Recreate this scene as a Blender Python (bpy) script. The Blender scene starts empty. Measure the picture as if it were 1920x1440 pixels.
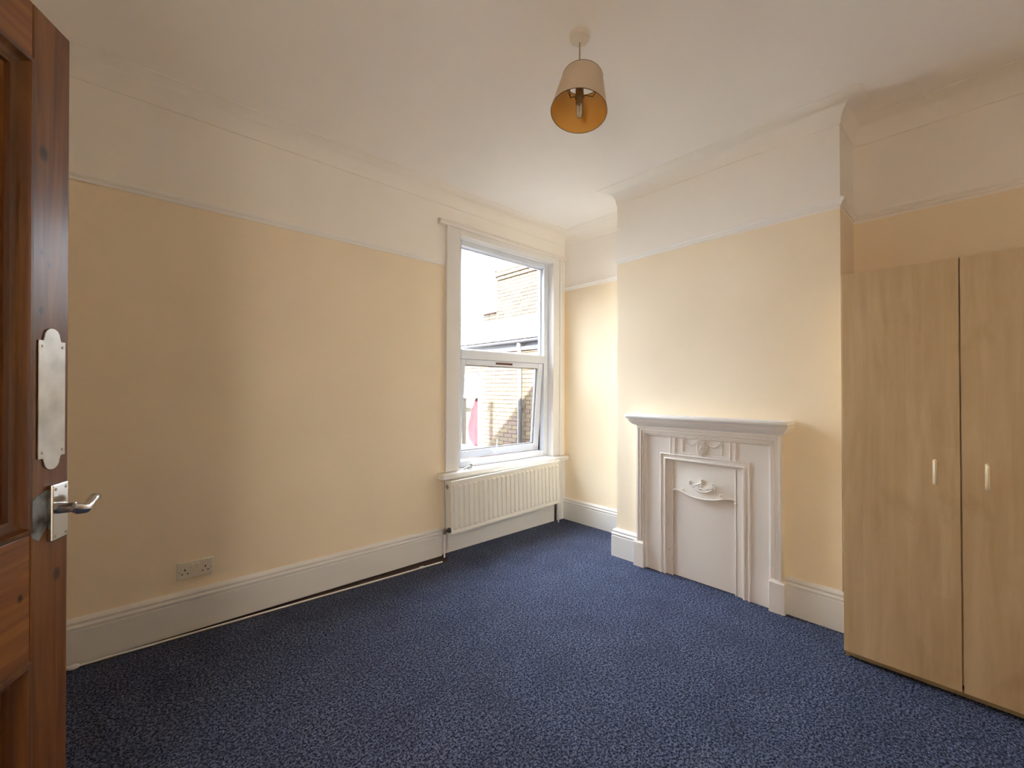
import bpy, bmesh, math, random
from mathutils import Vector, Matrix
random.seed(7)
C = bpy.context.scene.collection
S = bpy.context.scene

# ------------------------------------------------------------------ camera
cam_d = bpy.data.cameras.new('camera'); cam = bpy.data.objects.new('camera', cam_d); C.objects.link(cam)
S.camera = cam
YAW, PIT, ROLL, FPX = math.radians(47.64), math.radians(.798), math.radians(.239), 812.7
fw = Vector((math.cos(YAW)*math.cos(PIT), math.sin(YAW)*math.cos(PIT), math.sin(PIT)))
rt = Vector((math.sin(YAW), -math.cos(YAW), 0)); up = rt.cross(fw)
rt2 = rt*math.cos(ROLL)+up*math.sin(ROLL); up2 = -rt*math.sin(ROLL)+up*math.cos(ROLL)
M = Matrix.Identity(4)
for i in range(3):
    M[i][0] = rt2[i]; M[i][1] = up2[i]; M[i][2] = -fw[i]
M[0][3], M[1][3], M[2][3] = 0, 0, 1.24
cam.matrix_world = M
cam_d.sensor_width = 36; cam_d.sensor_fit = 'HORIZONTAL'; cam_d.lens = 36*FPX/1920
cam_d.clip_start = .02; cam_d.clip_end = 200

# ------------------------------------------------------------------ sky, sun, exposure
world = bpy.data.worlds.new('sky'); S.world = world; world.use_nodes = True
bg = world.node_tree.nodes['Background']
bg.inputs[0].default_value = (.76, .87, 1.0, 1); bg.inputs[1].default_value = 1.0
sun_d = bpy.data.lights.new('sun', 'SUN'); sun = bpy.data.objects.new('sun', sun_d); C.objects.link(sun)
sun_d.energy = 2.5; sun_d.angle = math.radians(.6); sun_d.color = (1, .96, .91)
sdir = Vector((.8, .6, -.558)).normalized()
sun.rotation_euler = sdir.to_track_quat('-Z', 'Y').to_euler(); sun.location = (-8, -6, 9)
# added fill lamp on the landing, brightening the room through the doorway behind the camera
ll = bpy.data.lights.new('landing_fill', 'AREA'); lo = bpy.data.objects.new('landing_fill', ll); C.objects.link(lo)
ll.shape = 'RECTANGLE'; ll.size = 1.35; ll.size_y = 2.2; ll.energy = 2.7; ll.color = (1, .95, .88)
lo.location = (-1.40, -.75, 1.40); lo.rotation_euler = (math.radians(90), 0, math.radians(-42))
S.view_settings.view_transform = 'Standard'
S.view_settings.look = 'None'
S.view_settings.exposure = 5.0
S.view_settings.gamma = 1
S.view_settings.use_curve_mapping = False
S.cycles.max_bounces = 14; S.cycles.diffuse_bounces = 10; S.cycles.glossy_bounces = 6
S.cycles.transparent_max_bounces = 16; S.cycles.caustics_reflective = False; S.cycles.caustics_refractive = False
S.cycles.use_denoising = True; S.cycles.sample_clamp_indirect = 12

# ------------------------------------------------------------------ materials
def lin(c):
    return tuple((x/12.92 if x <= .04045 else ((x+.055)/1.055)**2.4) for x in [v/255 for v in c])+(1,)
class NT:
    def __init__(s, name, rough=.6, col=(.8, .8, .8, 1), metal=0, spec=.5):
        s.m = bpy.data.materials.new(name); s.m.use_nodes = True; s.t = s.m.node_tree; s.n = s.t.nodes
        s.b = s.n['Principled BSDF']
        s.b.inputs['Base Color'].default_value = col; s.b.inputs['Roughness'].default_value = rough
        s.b.inputs['Metallic'].default_value = metal; s.b.inputs['Specular IOR Level'].default_value = spec
        s.co = s.n.new('ShaderNodeTexCoord')
    def link(s, a, b): s.t.links.new(a, b)
    def mapping(s, scale=(1, 1, 1), src='Object', loc=(0, 0, 0)):
        m = s.n.new('ShaderNodeMapping'); m.inputs['Scale'].default_value = scale; m.inputs['Location'].default_value = loc
        s.link(s.co.outputs[src], m.inputs[0]); return m.outputs[0]
    def noise(s, vec, scale, detail=2, rough=.5, dist=0):
        n = s.n.new('ShaderNodeTexNoise'); n.inputs['Scale'].default_value = scale; n.inputs['Detail'].default_value = detail
        n.inputs['Roughness'].default_value = rough; n.inputs['Distortion'].default_value = dist
        s.link(vec, n.inputs['Vector']); return n.outputs['Fac']
    def ramp(s, fac, stops):
        r = s.n.new('ShaderNodeValToRGB'); e = r.color_ramp.elements
        e[0].position, e[0].color = stops[0]; e[1].position, e[1].color = stops[-1]
        for p, c in stops[1:-1]:
            x = e.new(p); x.color = c
        s.link(fac, r.inputs[0]); return r.outputs[0]
    def mix(s, fac, a, b, mode='MIX'):
        m = s.n.new('ShaderNodeMix'); m.data_type = 'RGBA'; m.blend_type = mode
        for i, v in ((0, fac), (6, a), (7, b)):
            if hasattr(v, 'is_linked') or hasattr(v, 'node'): s.link(v, m.inputs[i])
            else: m.inputs[i].default_value = v
        return m.outputs[2]
    def math(s, op, a, b=0.):
        m = s.n.new('ShaderNodeMath'); m.operation = op
        for i, v in ((0, a), (1, b)):
            if hasattr(v, 'node'): s.link(v, m.inputs[i])
            else: m.inputs[i].default_value = v
        return m.outputs[0]
    def bump(s, h, strength=.2, dist=.002):
        b = s.n.new('ShaderNodeBump'); b.inputs['Strength'].default_value = strength; b.inputs['Distance'].default_value = dist
        s.link(h, b.inputs['Height']); s.link(b.outputs[0], s.b.inputs['Normal'])
    def base(s, c): s.link(c, s.b.inputs['Base Color'])

def paint(name, rgb, rough, var=.04, bump=.12, bscale=60, spec=.4):
    m = NT(name, rough, lin(rgb), spec=spec)
    v = m.mapping()
    n = m.noise(v, 2.2, 4)
    c = lin(rgb); d = tuple(x*(1-var) for x in c[:3])+(1,)
    m.base(m.ramp(n, [(.3, d), (.7, c)]))
    m.bump(m.noise(v, bscale, 3), bump, .002)
    return m.m
CREAM = paint('cream_wall_paint', (245, 228, 200), .75, .05, .10)
MAGNOLIA = paint('off_white_wall_paint', (246, 240, 231), .75, .04, .10)
CEIL = paint('ceiling_paint', (247, 242, 236), .85, .03, .08)
GLOSS = paint('white_gloss_paint', (228, 225, 221), .32, .03, .05, 25, .5)
RAILW = paint('rail_white_paint', (244, 240, 234), .4, .02, .02, 14, .4)
SATIN = paint('white_satin_paint', (232, 224, 215), .42, .03, .03, 14)
RADW = paint('radiator_enamel', (230, 226, 216), .35, .02, .02, 20)
UPVC = paint('white_plastic', (216, 220, 228), .3, .01, .0, 20)
PLASTIC = paint('socket_plastic', (222, 214, 196), .4, .01, 0, 20)
DARK = NT('dark_hole', .8, (.01, .008, .006, 1)).m
BLACK = NT('black_cap_and_gap_shade', .5, (.02, .02, .02, 1)).m  # black valve cap, also the painted shade in the sash and board gaps
CHROME = NT('chrome', .16, (.60, .59, .58, 1), 1).m
BRASSY = NT('tarnished_chrome', .3, (.42, .38, .32, 1), 1).m

m = NT('hammered_silver_plate', .3, (.7, .69, .66, 1), 1)
v = m.mapping()
m.base(m.ramp(m.noise(v, 16, 3), [(.25, (.36, .35, .33, 1)), (.75, (.60, .59, .57, 1))]))
m.link(m.ramp(m.noise(v, 30, 3), [(.3, (.30,)*3+(1,)), (.7, (.38,)*3+(1,))]), m.b.inputs['Roughness'])
m.bump(m.noise(v, 38, 2), .05, .001); SILVER = m.m

# carpet: navy loop pile with grey flecks
m = NT('navy_flecked_carpet', .95, (.02, .02, .04, 1), spec=.15)
v = m.mapping()
n1 = m.noise(v, 135, 3, .75); n2 = m.noise(v, 85, 2, .7); n3 = m.noise(v, 5, 3)
base = m.ramp(n1, [(.40, (.005, .006, .014, 1)), (.51, (.028, .036, .078, 1)), (.62, (.20, .235, .38, 1))])
fl = m.ramp(n2, [(.50, (0, 0, 0, 1)), (.60, (1, 1, 1, 1))])
c1 = m.mix(m.math('MULTIPLY', fl, .5), base, (.22, .25, .36, 1))
m.base(m.mix(m.ramp(n3, [(.35, (0,)*3+(1,)), (.7, (.30,)*3+(1,))]), c1, (.024, .027, .055, 1)))
m.bump(m.math('ADD', n1, n2), 1.0, .008); CARPET = m.m
m = NT('bare_brown_floorboards', .7, (.035, .016, .014, 1))
m.base(m.ramp(m.noise(m.mapping((2, 40, 1)), 3, 3), [(.3, (.018, .008, .007, 1)), (.7, (.05, .022, .018, 1))])); BOARDS = m.m

def pine(name, along, knots=(), dark=1.0, red=1.0):
    """varnished pine; along = object axis of the grain; knots = [(x, z, r)] in object space"""
    m = NT(name, .34, (.2, .07, .02, 1), spec=.35)
    sc = {'Z': (14, 14, .9), 'X': (.9, 14, 14)}[along]
    v = m.mapping(sc)
    n = m.noise(v, 2.0, 5, .6, 1.2); n2 = m.noise(m.mapping(), 2.5, 3)
    f = lambda c: tuple(x*dark for x in c)+(1,)
    c = m.ramp(n, [(.25, f((.085, .027, .006))), (.5, f((.175, .060, .011))), (.75, f((.29, .115, .020)))])
    c = m.mix(m.ramp(n2, [(.35, (0,)*3+(1,)), (.7, (.6*red,)*3+(1,))]), c, f((.145, .032, .009)))
    for kx, kz, r in knots:
        sp = m.n.new('ShaderNodeVectorMath'); sp.operation = 'DISTANCE'
        mp = m.mapping((1, 0, .75)); m.link(mp, sp.inputs[0]); sp.inputs[1].default_value = (kx, 0, kz*.75)
        k = m.ramp(sp.outputs['Value'], [(0, (1, 1, 1, 1)), (r*.75, (.8,)*3+(1,)), (r*1.1, (0, 0, 0, 1))])
        c = m.mix(k, c, (.03, .010, .005, 1))
    m.base(c); m.bump(n, .08, .001)
    m.b.inputs['Coat Weight'].default_value = .12; m.b.inputs['Coat Roughness'].default_value = .22
    return m.m
PINE_V = pine('varnished_pine_stile', 'Z', [(.705, 1.69, .012), (.70, 1.375, .007), (.745, .83, .010), (.72, 1.47, .004), (.70, 1.49, .004)])
PINE_H = pine('varnished_pine_rail', 'X', [(.655, .82, .006)], dark=1.35, red=.25)
PINE_P = pine('varnished_pine_panel', 'Z', dark=1.1, red=.5)
PINE_M = pine('varnished_pine_moulding', 'Z', dark=.62)

# pale maple laminate with broad vertical staves
m = NT('maple_laminate', .42, (.6, .45, .28, 1), spec=.4)
br = m.n.new('ShaderNodeTexBrick'); br.offset = .37; br.squash = 1
sx = m.n.new('ShaderNodeSeparateXYZ'); m.link(m.co.outputs['Object'], sx.inputs[0])
cb = m.n.new('ShaderNodeCombineXYZ'); m.link(sx.outputs[2], cb.inputs[0]); m.link(sx.outputs[0], cb.inputs[1])
m.link(cb.outputs[0], br.inputs['Vector'])
br.inputs['Color1'].default_value = (.0, .0, .0, 1); br.inputs['Color2'].default_value = (1, 1, 1, 1)
br.inputs['Mortar'].default_value = (.5, .5, .5, 1); br.inputs['Mortar Size'].default_value = .0
br.inputs['Scale'].default_value = 1; br.inputs['Brick Width'].default_value = .62; br.inputs['Row Height'].default_value = .075
n = m.noise(m.mapping((9, 9, .8)), 2.2, 5, .6, .6); n2 = m.noise(m.mapping((1, 1, .6)), 6, 4, .55, .5)
c = m.ramp(n, [(.3, lin((200, 172, 132))), (.7, lin((222, 198, 160)))])
c = m.mix(m.math('MULTIPLY', br.outputs['Color'], .42), c, lin((202, 172, 126)))
c = m.mix(m.ramp(n2, [(.58, (0,)*3+(1,)), (.74, (.45,)*3+(1,))]), c, lin((178, 146, 102)))
m.base(c); MAPLE = m.m
MAPLE_EDGE = NT('maple_edge_strip', .5, lin((150, 132, 98))).m
MAPLE_HANDLE = NT('pale_cream_handle', .3, lin((236, 216, 176))).m

def fabric(name, rgb, rough, scale=420):
    m = NT(name, rough, lin(rgb)); v = m.mapping()
    n = m.noise(v, scale, 2, .6)
    c = lin(rgb); m.base(m.ramp(n, [(.3, tuple(x*.82 for x in c[:3])+(1,)), (.7, c)])); m.bump(n, .3, .001)
    return m
m = fabric('linen_lampshade', (240, 222, 194), .9)
tr = m.n.new('ShaderNodeBsdfTranslucent'); tr.inputs[0].default_value = lin((235, 205, 150))
mx = m.n.new('ShaderNodeMixShader'); mx.inputs[0].default_value = .25
m.link(m.b.outputs[0], mx.inputs[1]); m.link(tr.outputs[0], mx.inputs[2]); m.link(mx.outputs[0], m.n['Material Output'].inputs[0]); LINEN = m.m
GOLD = NT('gold_shade_lining', .42, (.90, .52, .13, 1), .25).m
ROSE = paint('ceiling_rose_plastic', (226, 214, 196), .4, .02, 0)
CORD = paint('aged_white_flex', (176, 156, 128), .5, .02, 0)
BROWNED = NT('aged_lamp_holder', .45, lin((150, 122, 84))).m
WIRE = NT('shade_ring_wire', .4, (.09, .055, .03, 1), .8).m

def glassy(name, tint=(1, 1, 1, 1), ior=1.45):
    m = NT(name); m.n.remove(m.b)
    t = m.n.new('ShaderNodeBsdfTransparent'); t.inputs[0].default_value = tint
    g = m.n.new('ShaderNodeBsdfGlossy'); g.inputs['Roughness'].default_value = .02
    f = m.n.new('ShaderNodeFresnel'); gm = m.n.new('ShaderNodeNewGeometry')
    m.link(m.math('ADD', m.math('MULTIPLY', gm.outputs['Backfacing'], 1/ior-ior), ior), f.inputs[0])
    x = m.n.new('ShaderNodeMixShader'); m.link(f.outputs[0], x.inputs[0]); m.link(t.outputs[0], x.inputs[1]); m.link(g.outputs[0], x.inputs[2])
    m.link(x.outputs[0], m.n['Material Output'].inputs[0]); return m.m
GLASS = glassy('window_glass', (.97, .98, .98, 1)); BULBG = glassy('bulb_glass', (.9, .88, .84, 1), 1.6)

def brickmat(name, a, b):
    m = NT(name, .9, a); v = m.mapping()
    oi = m.n.new('ShaderNodeObjectInfo')
    m.base(m.mix(m.ramp(m.noise(v, 9, 3), [(.35, (0,)*3+(1,)), (.65, (1,)*3+(1,))]), a, b)); m.bump(m.noise(v, 60, 3), .4, .004)
    return m.m
BRICK = [brickmat('stock_brick_%s' % k, a, b) for k, a, b in (
    ('buff', (0.075, 0.049, 0.026, 1), (0.058, 0.036, 0.019, 1)), ('ochre', (0.087, 0.058, 0.028, 1), (0.065, 0.042, 0.021, 1)),
    ('pinkish', (0.075, 0.042, 0.028, 1), (0.055, 0.030, 0.021, 1)))]
MORTAR = NT('lime_mortar', .95, (.12, .095, .07, 1)).m
BLUEGREY = NT('weathered_gutter', .6, (.040, .038, .048, 1)).m
PIPEM = NT('grey_downpipe', .5, (.060, .056, .062, 1)).m
SLATE = NT('slate', .5, (.30, .28, .27, 1)).m
REDTILE = NT('red_ridge_tile', .8, (.10, .03, .025, 1)).m
RED = NT('red_curtain_cloth', .9, (.065, .005, .010, 1)).m
CONC = NT('yard_paving', .9, (.15, .14, .125, 1)).m
STUCCO = NT('outer_render', .9, (.45, .40, .33, 1)).m

# ------------------------------------------------------------------ mesh helpers
class MB:
    def __init__(s): s.v = []; s.f = []; s.mi = []
    def add(s, verts, faces, mi=0):
        o = len(s.v); s.v += [tuple(p) for p in verts]; s.f += [tuple(o+i for i in f) for f in faces]; s.mi += [mi]*len(faces); return s
    def box(s, x0, x1, y0, y1, z0, z1, mi=0):
        return s.add([(x, y, z) for z in (z0, z1) for y in (y0, y1) for x in (x0, x1)],
                     [(0, 2, 3, 1), (4, 5, 7, 6), (0, 1, 5, 4), (2, 6, 7, 3), (0, 4, 6, 2), (1, 3, 7, 5)], mi)
    def prism(s, poly, axis, a, b, mi=0):
        """poly in the two other axes (cyclic order), extruded along axis from a to b"""
        n = len(poly)
        def P(p, t): return {'x': (t, p[0], p[1]), 'y': (p[0], t, p[1]), 'z': (p[0], p[1], t)}[axis]
        vs = [P(p, a) for p in poly]+[P(p, b) for p in poly]
        fs = [tuple(range(n))[::-1], tuple(range(n, 2*n))]+[(i, (i+1) % n, n+(i+1) % n, n+i) for i in range(n)]
        return s.add(vs, fs, mi)
    def tube(s, pts, r, seg=10, mi=0, cap=True):
        pts = [Vector(p) for p in pts]; rs = r if isinstance(r, (list, tuple)) else [r]*len(pts)
        t0 = (pts[1]-pts[0]).normalized(); u = t0.orthogonal().normalized(); vs = []
        for i, p in enumerate(pts):
            t = (pts[min(i+1, len(pts)-1)]-pts[max(i-1, 0)]).normalized()
            u = (u-t*u.dot(t)).normalized(); w = t.cross(u)
            vs += [p+(u*math.cos(a)+w*math.sin(a))*rs[i] for a in [2*math.pi*k/seg for k in range(seg)]]
        fs = []
        for i in range(len(pts)-1):
            for k in range(seg):
                a = i*seg+k; b = i*seg+(k+1) % seg; fs.append((a, b, b+seg, a+seg))
        if cap: fs += [tuple(range(seg))[::-1], tuple(range(len(vs)-seg, len(vs)))]
        return s.add(vs, fs, mi)
    def lathe(s, prof, origin=(0, 0, 0), axis=(0, 0, 1), seg=24, mi=0):
        """prof: (r, h) along axis"""
        o = Vector(origin); a = Vector(axis).normalized(); u = a.orthogonal().normalized(); w = a.cross(u); vs = []
        for r, h in prof:
            vs += [o+a*h+(u*math.cos(t)+w*math.sin(t))*max(r, 1e-5) for t in [2*math.pi*k/seg for k in range(seg)]]
        fs = [(i*seg+k, i*seg+(k+1) % seg, (i+1)*seg+(k+1) % seg, (i+1)*seg+k) for i in range(len(prof)-1) for k in range(seg)]
        fs += [tuple(range(seg))[::-1], tuple(range(len(vs)-seg, len(vs)))]
        return s.add(vs, fs, mi)
    def blob(s, c, rx, ry, rz, seg=10, rings=6, mi=0):
        vs = []
        for i in range(rings+1):
            t = math.pi*i/rings
            vs += [(c[0]+rx*math.sin(t)*math.cos(a), c[1]+ry*math.sin(t)*math.sin(a), c[2]+rz*math.cos(t)) for a in [2*math.pi*k/seg for k in range(seg)]]
        fs = [(i*seg+k, i*seg+(k+1) % seg, (i+1)*seg+(k+1) % seg, (i+1)*seg+k) for i in range(rings) for k in range(seg)]
        return s.add(vs, fs, mi)
    def sweep(s, prof, path, normals, mi=0, closed=False):
        """prof [(d, z)] swept along a level path [(x, y)]; normals: inward normal of each segment; mitred"""
        n = len(path); k = len(prof); vs = []
        for i in range(n):
            if closed: n1, n2 = Vector(normals[i-1]), Vector(normals[i % len(normals)])
            else: n1, n2 = Vector(normals[max(i-1, 0)]), Vector(normals[min(i, n-2)])
            mt = (n1+n2)/(1+n1.dot(n2))
            vs += [(path[i][0]+mt.x*d, path[i][1]+mt.y*d, z) for d, z in prof]
        m_ = n if closed else n-1; fs = []
        for i in range(m_):
            j = (i+1) % n
            for q in range(k):
                fs.append((i*k+q, i*k+(q+1) % k, j*k+(q+1) % k, j*k+q))
        if not closed: fs += [tuple(range(k))[::-1], tuple(range((n-1)*k, n*k))]
        return s.add(vs, fs, mi)
    def build(s, name, mats, parent=None, bevel=0, smooth=None, seg=2, fix=True):
        me = bpy.data.meshes.new(name)
        me.from_pydata(s.v, [], s.f)
        for m_ in (mats if isinstance(mats, (list, tuple)) else [mats]): me.materials.append(m_)
        me.polygons.foreach_set('material_index', s.mi)
        if fix:
            bm = bmesh.new(); bm.from_mesh(me); bmesh.ops.recalc_face_normals(bm, faces=bm.faces); bm.to_mesh(me); bm.free()
        if smooth is not None:
            me.polygons.foreach_set('use_smooth', [True]*len(me.polygons)); me.set_sharp_from_angle(angle=math.radians(smooth))
        me.update()
        o = bpy.data.objects.new(name, me); C.objects.link(o)
        if parent: o.parent = parent
        if bevel:
            b = o.modifiers.new('bevel', 'BEVEL'); b.width = bevel; b.segments = seg; b.limit_method = 'ANGLE'; b.angle_limit = math.radians(40)
            if smooth is None:
                pass
        return o
def thing(name, label, cat, loc=(0, 0, 0), rot=(0, 0, 0), group=None):
    o = bpy.data.objects.new(name, None); C.objects.link(o); o.location = loc; o.rotation_euler = rot
    o.empty_display_size = .1; o['label'] = label; o['category'] = cat
    if group: o['group'] = group
    return o
def tag(o, label, cat, group=None):
    o['label'] = label; o['category'] = cat
    if group: o['group'] = group
    return o
def struct(o, label=None, cat=None):
    o['kind'] = 'structure'
    if label: o['label'] = label; o['category'] = cat
    return o

# ------------------------------------------------------------------ room shell
H = 2.76; RZ = 2.205
X0, XB, XR, YA, YD = -.43, 2.80, 3.235, 2.785, -1.25
XQ = 3.142                       # wall face of the right-hand recess
YB0, YB1 = .515, 1.89            # chimney breast
WX0, WX1, WZ0, WZ1 = 1.955, 3.055, .60, 2.45   # window opening

def two_tone(mb_low, mb_high): pass
w = MB()   # window wall: cream below the rail, off-white above
T = .14
def wallbox(w, x0, x1, y0, y1, z0, z1):
    if z0 < RZ < z1:
        w.box(x0, x1, y0, y1, z0, RZ, 0); w.box(x0, x1, y0, y1, RZ, z1, 1)
    else: w.box(x0, x1, y0, y1, z0, z1, 0 if z1 <= RZ else 1)
wallbox(w, X0-.12, WX0, YA, YA+T, -.02, H+.05)
wallbox(w, WX1, XR+.12, YA, YA+T, -.02, H+.05)
w.box(WX0, WX1, YA, YA+T, -.02, WZ0, 0)
w.box(WX0, WX1, YA, YA+T, WZ1, H+.05, 1)
struct(w.build('wall_left', [CREAM, MAGNOLIA]), 'long wall with the window, cream below the picture rail and off-white above', 'wall')
w = MB(); wallbox(w, XR, XR+.12, YB0, YA, -.02, H+.05); wallbox(w, XQ, XR+.12, YD-.12, YB0, -.02, H+.05)
struct(w.build('wall_right', [CREAM, MAGNOLIA]), 'recessed wall on both sides of the chimney breast, cream below the rail', 'wall')
w = MB(); wallbox(w, XB, XR, YB0, YB1, .0005, H+.02)
struct(w.build('wall_chimney_breast', [CREAM, MAGNOLIA]), 'projecting chimney breast wall above and around the white fireplace', 'wall')
w = MB(); wallbox(w, X0, XR, YD-.12, YD, -.02, H+.05)
struct(w.build('wall_back', [CREAM, MAGNOLIA]))
w = MB(); DY0, DY1, DZ = -.13, .70, 2.03
wallbox(w, X0-.12, X0, YD-.12, DY0, -.02, H+.05); wallbox(w, X0-.12, X0, DY1, YA, -.02, H+.05)
w.box(X0-.12, X0, DY0, DY1, DZ, RZ, 0); w.box(X0-.12, X0, DY0, DY1, RZ, H+.05, 1)
struct(w.build('wall_near', [CREAM, MAGNOLIA]))
w = MB().box(X0-1.6, XR+.12, YD-.12, YA+T, H, H+.12)
struct(w.build('ceiling', CEIL), 'plain off-white ceiling with a coved edge', 'ceiling')
w = MB().box(X0-1.6, XR+.12, YD-.12, YA, -.12, -.008)
struct(w.build('floor', BOARDS), 'dark brown bare boards showing along the edge of the carpet', 'floor')
# landing outside the room's door
w = MB(); w.box(X0-1.6, X0-1.5, YD, YA, -.02, H); w.box(X0-1.5, X0-.12, YD-.1, YD, -.02, H); w.box(X0-1.5, X0-.12, 1.4, 1.5, -.02, H)
struct(w.build('wall_landing', MAGNOLIA))

# fitted carpet with its edge lying short of the skirting by the window
cp = [(X0, YD), (XQ, YD), (XQ, YB0), (XB, YB0), (XB, YB1), (XR, YB1), (XR, YA-.004), (1.834, YA-.004), (1.815, 2.69), (1.78, 2.636), (1.742, 2.636), (1.4, 2.649), (.8, 2.683), (-.1, 2.725), (X0, 2.738)]
car = MB().prism(cp, 'z', -.008, 0.0).build('carpet', CARPET)
tag(car, 'navy blue flecked fitted carpet covering the whole floor', 'carpet')

# cornice cove (mitred all round the room)
R = .098
cove = [(0, H-R-.012), (.006, H-R-.012), (.006, H-R)]
for i in range(1, 9):
    a = math.pi/2*i/8; cove.append((R+.004-(R-.002)*math.cos(a), H-R+.002+(R-.006)*math.sin(a)))
cove += [(R+.010, H-.004), (R+.012, H+.001), (0, H+.001)]
path = [(X0, YA), (XR, YA), (XR, YB1), (XB, YB1), (XB, YB0), (XQ, YB0), (XQ, YD), (X0, YD)]
nrm = [(0, -1), (-1, 0), (0, 1), (-1, 0), (0, -1), (-1, 0), (0, 1), (1, 0)]
struct(MB().sweep(cove, path, nrm, closed=True).build('trim_1', MAGNOLIA, smooth=50), 'plain coved cornice round the ceiling', 'cornice')
# picture rails
def railprof(z0=RZ-.018):
    return [(0, z0), (.006, z0), (.010, z0+.007), (.010, z0+.013), (.016, z0+.018), (.021, z0+.026), (.021, z0+.032), (.013, z0+.036), (.013, z0+.041), (0, z0+.044)]
struct(MB().sweep(railprof(2.186), [(X0, YA), (1.826, YA)], [(0, -1)]).build('trim_2', RAILW), 'white picture rail on the long left wall', 'picture rail')
struct(MB().sweep(railprof(2.208), [(XR, YA-.026), (XR, YB1)], [(-1, 0)]).build('trim_3', RAILW), 'short white picture rail between the window corner and the chimney breast', 'picture rail')
r4 = MB().sweep(railprof(2.20), [(XB, YB1), (XB, YB0), (XQ, YB0), (XQ, YD)], [(-1, 0), (0, -1), (-1, 0)])
r4.v = [(x, y, z-.005+.0275*(1.89-y)/1.375 if y > YB0-.03 else z+.018) for x, y, z in r4.v]
struct(r4.build('trim_4', RAILW), 'white picture rail stepping round the chimney breast', 'picture rail')
# skirting
sk = [(0, 0), (.030, 0), (.030, .150), (.026, .153), (.026, .158), (.030, .161), (.031, .168), (.026, .174), (.020, .176), (.020, .180), (.024, .184), (.024, .190), (.018, .198), (.008, .203), (0, .204)]
def skirt(name, path, nrm, label, par=None):
    return struct(MB().sweep(sk, path, nrm).build(name, GLOSS, smooth=35), label, 'skirting board')
skirt('baseboard_left', [(X0, YA), (1.812, YA)], [(0, -1)], 'tall white moulded skirting along the long left wall')
struct(MB().box(1.836, 3.085, YA-.006, YA+.01, -.006, .60).build('baseboard_window', GLOSS, bevel=.002), 'plain white board below and behind the radiator', 'skirting board')
struct(MB().box(3.12, XR, YA-.012, YA+.01, -.006, .60).build('trim_5', GLOSS, bevel=.002))
struct(MB().box(3.083, 3.122, YA-.002, YA+.005, -.006, .60).build('board_gap_shade', BLACK))  # black strip painted in as the shade of the gap between the boards
skirt('baseboard_right', [(XR, YA), (XR, YB1), (XB, YB1), (XB, 1.708)], [(-1, 0), (0, 1), (-1, 0)], 'white moulded skirting from the window corner to the fireplace')
skirt('baseboard_breast', [(XB, .772), (XB, YB0), (XQ, YB0), (XQ, YD), (X0, YD), (X0, -.2)], [(-1, 0), (0, -1), (-1, 0), (0, 1), (1, 0)], 'white moulded skirting between the fireplace and the wardrobe')

# ------------------------------------------------------------------ window
win = bpy.data.objects.new('window_1', None); C.objects.link(win); win.location = (2.505, YA, 0)
struct(win, 'white framed window, fixed pane above and bottom-opening sash below', 'window')
def wp(mb, name, mat, par=win, **k):
    o = mb.build(name, mat, par, **k)
    if par is win:
        for v_ in o.data.vertices: v_.co.x -= 2.505; v_.co.y -= YA
    return o
AZ0, AZ1 = .615, 2.497
a = MB(); a.box(1.845, 1.965, YA-.025, YA, AZ0, AZ1)
wp(a, 'architrave', GLOSS, bevel=.003)
a = MB(); a.box(3.045, 3.13, YA-.025, YA, AZ0, 2.455); a.box(3.13, 3.172, YA-.034, YA, AZ0, 2.497); a.box(3.172, 3.2, YA-.018, YA, AZ0, 2.497)
wp(a, 'architrave', GLOSS, bevel=.003)
a = MB(); a.box(1.965, 3.13, YA-.025, YA, 2.445, AZ1)
wp(a, 'architrave', GLOSS, bevel=.003)
hb = [(YA, 2.495), (YA-.034, 2.495), (YA-.040, 2.503), (YA-.046, 2.507), (YA-.046, 2.521), (YA-.03, 2.531), (YA, 2.534)]
wp(MB().prism(hb, 'x', 1.772, 3.21), 'head_moulding', SATIN)
sb = [(YA+.02, .612), (YA-.070, .613), (YA-.076, .608), (YA-.076, .580), (YA-.070, .570), (YA+.02, .568)]
wp(MB().prism(sb, 'x', 1.788, 3.212), 'sill', GLOSS)
# reveal lining
a = MB(); a.box(WX0, 1.965, YA, 2.91, .60, 2.45); a.box(3.045, WX1, YA, 2.91, .60, 2.45); a.box(WX0, WX1, YA, 2.91, 2.442, 2.452); a.box(WX0, WX1, YA, 2.91, .596, .618)
wp(a, 'reveal_lining', GLOSS)
FY = 2.83
f = MB(); f.box(1.965, 2.03, FY, 2.91, .618, 2.442); f.box(2.99, 3.045, FY, 2.91, .618, 2.442)
f.box(2.03, 2.99, FY, 2.91, 2.40, 2.442); f.box(2.03, 2.99, FY, 2.91, .618, .668)
wp(f, 'frame', UPVC, bevel=.004)
wp(MB().box(2.03, 2.99, FY-.004, 2.91, 1.490, 1.566), 'transom', UPVC, bevel=.004)
g = MB(); bz = .012
g.box(2.03, 2.03+bz, 2.872, 2.886, 1.566, 2.40); g.box(2.99-bz, 2.99, 2.872, 2.886, 1.566, 2.40); g.box(2.03, 2.99, 2.872, 2.886, 2.40-bz, 2.40); g.box(2.03, 2.99, 2.872, 2.886, 1.566, 1.566+bz)
wp(g, 'glazing_bead', UPVC)
wp(MB().box(2.035, 2.985, 2.888, 2.892, 1.57, 2.396), 'glass', GLASS)
o = MB().box(2.12, 2.125, 2.87, 2.871, 1, 1.001)
# lower sash, hinged at its top, its foot pushed outward
sash = bpy.data.objects.new('sash', None); C.objects.link(sash); sash.parent = win
sash.location = (0, .052, 1.488); sash.rotation_euler = (math.radians(4.2), 0, 0)
def sp(mb, name, mat, **k):
    return mb.build(name, mat, sash, **k)
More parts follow.
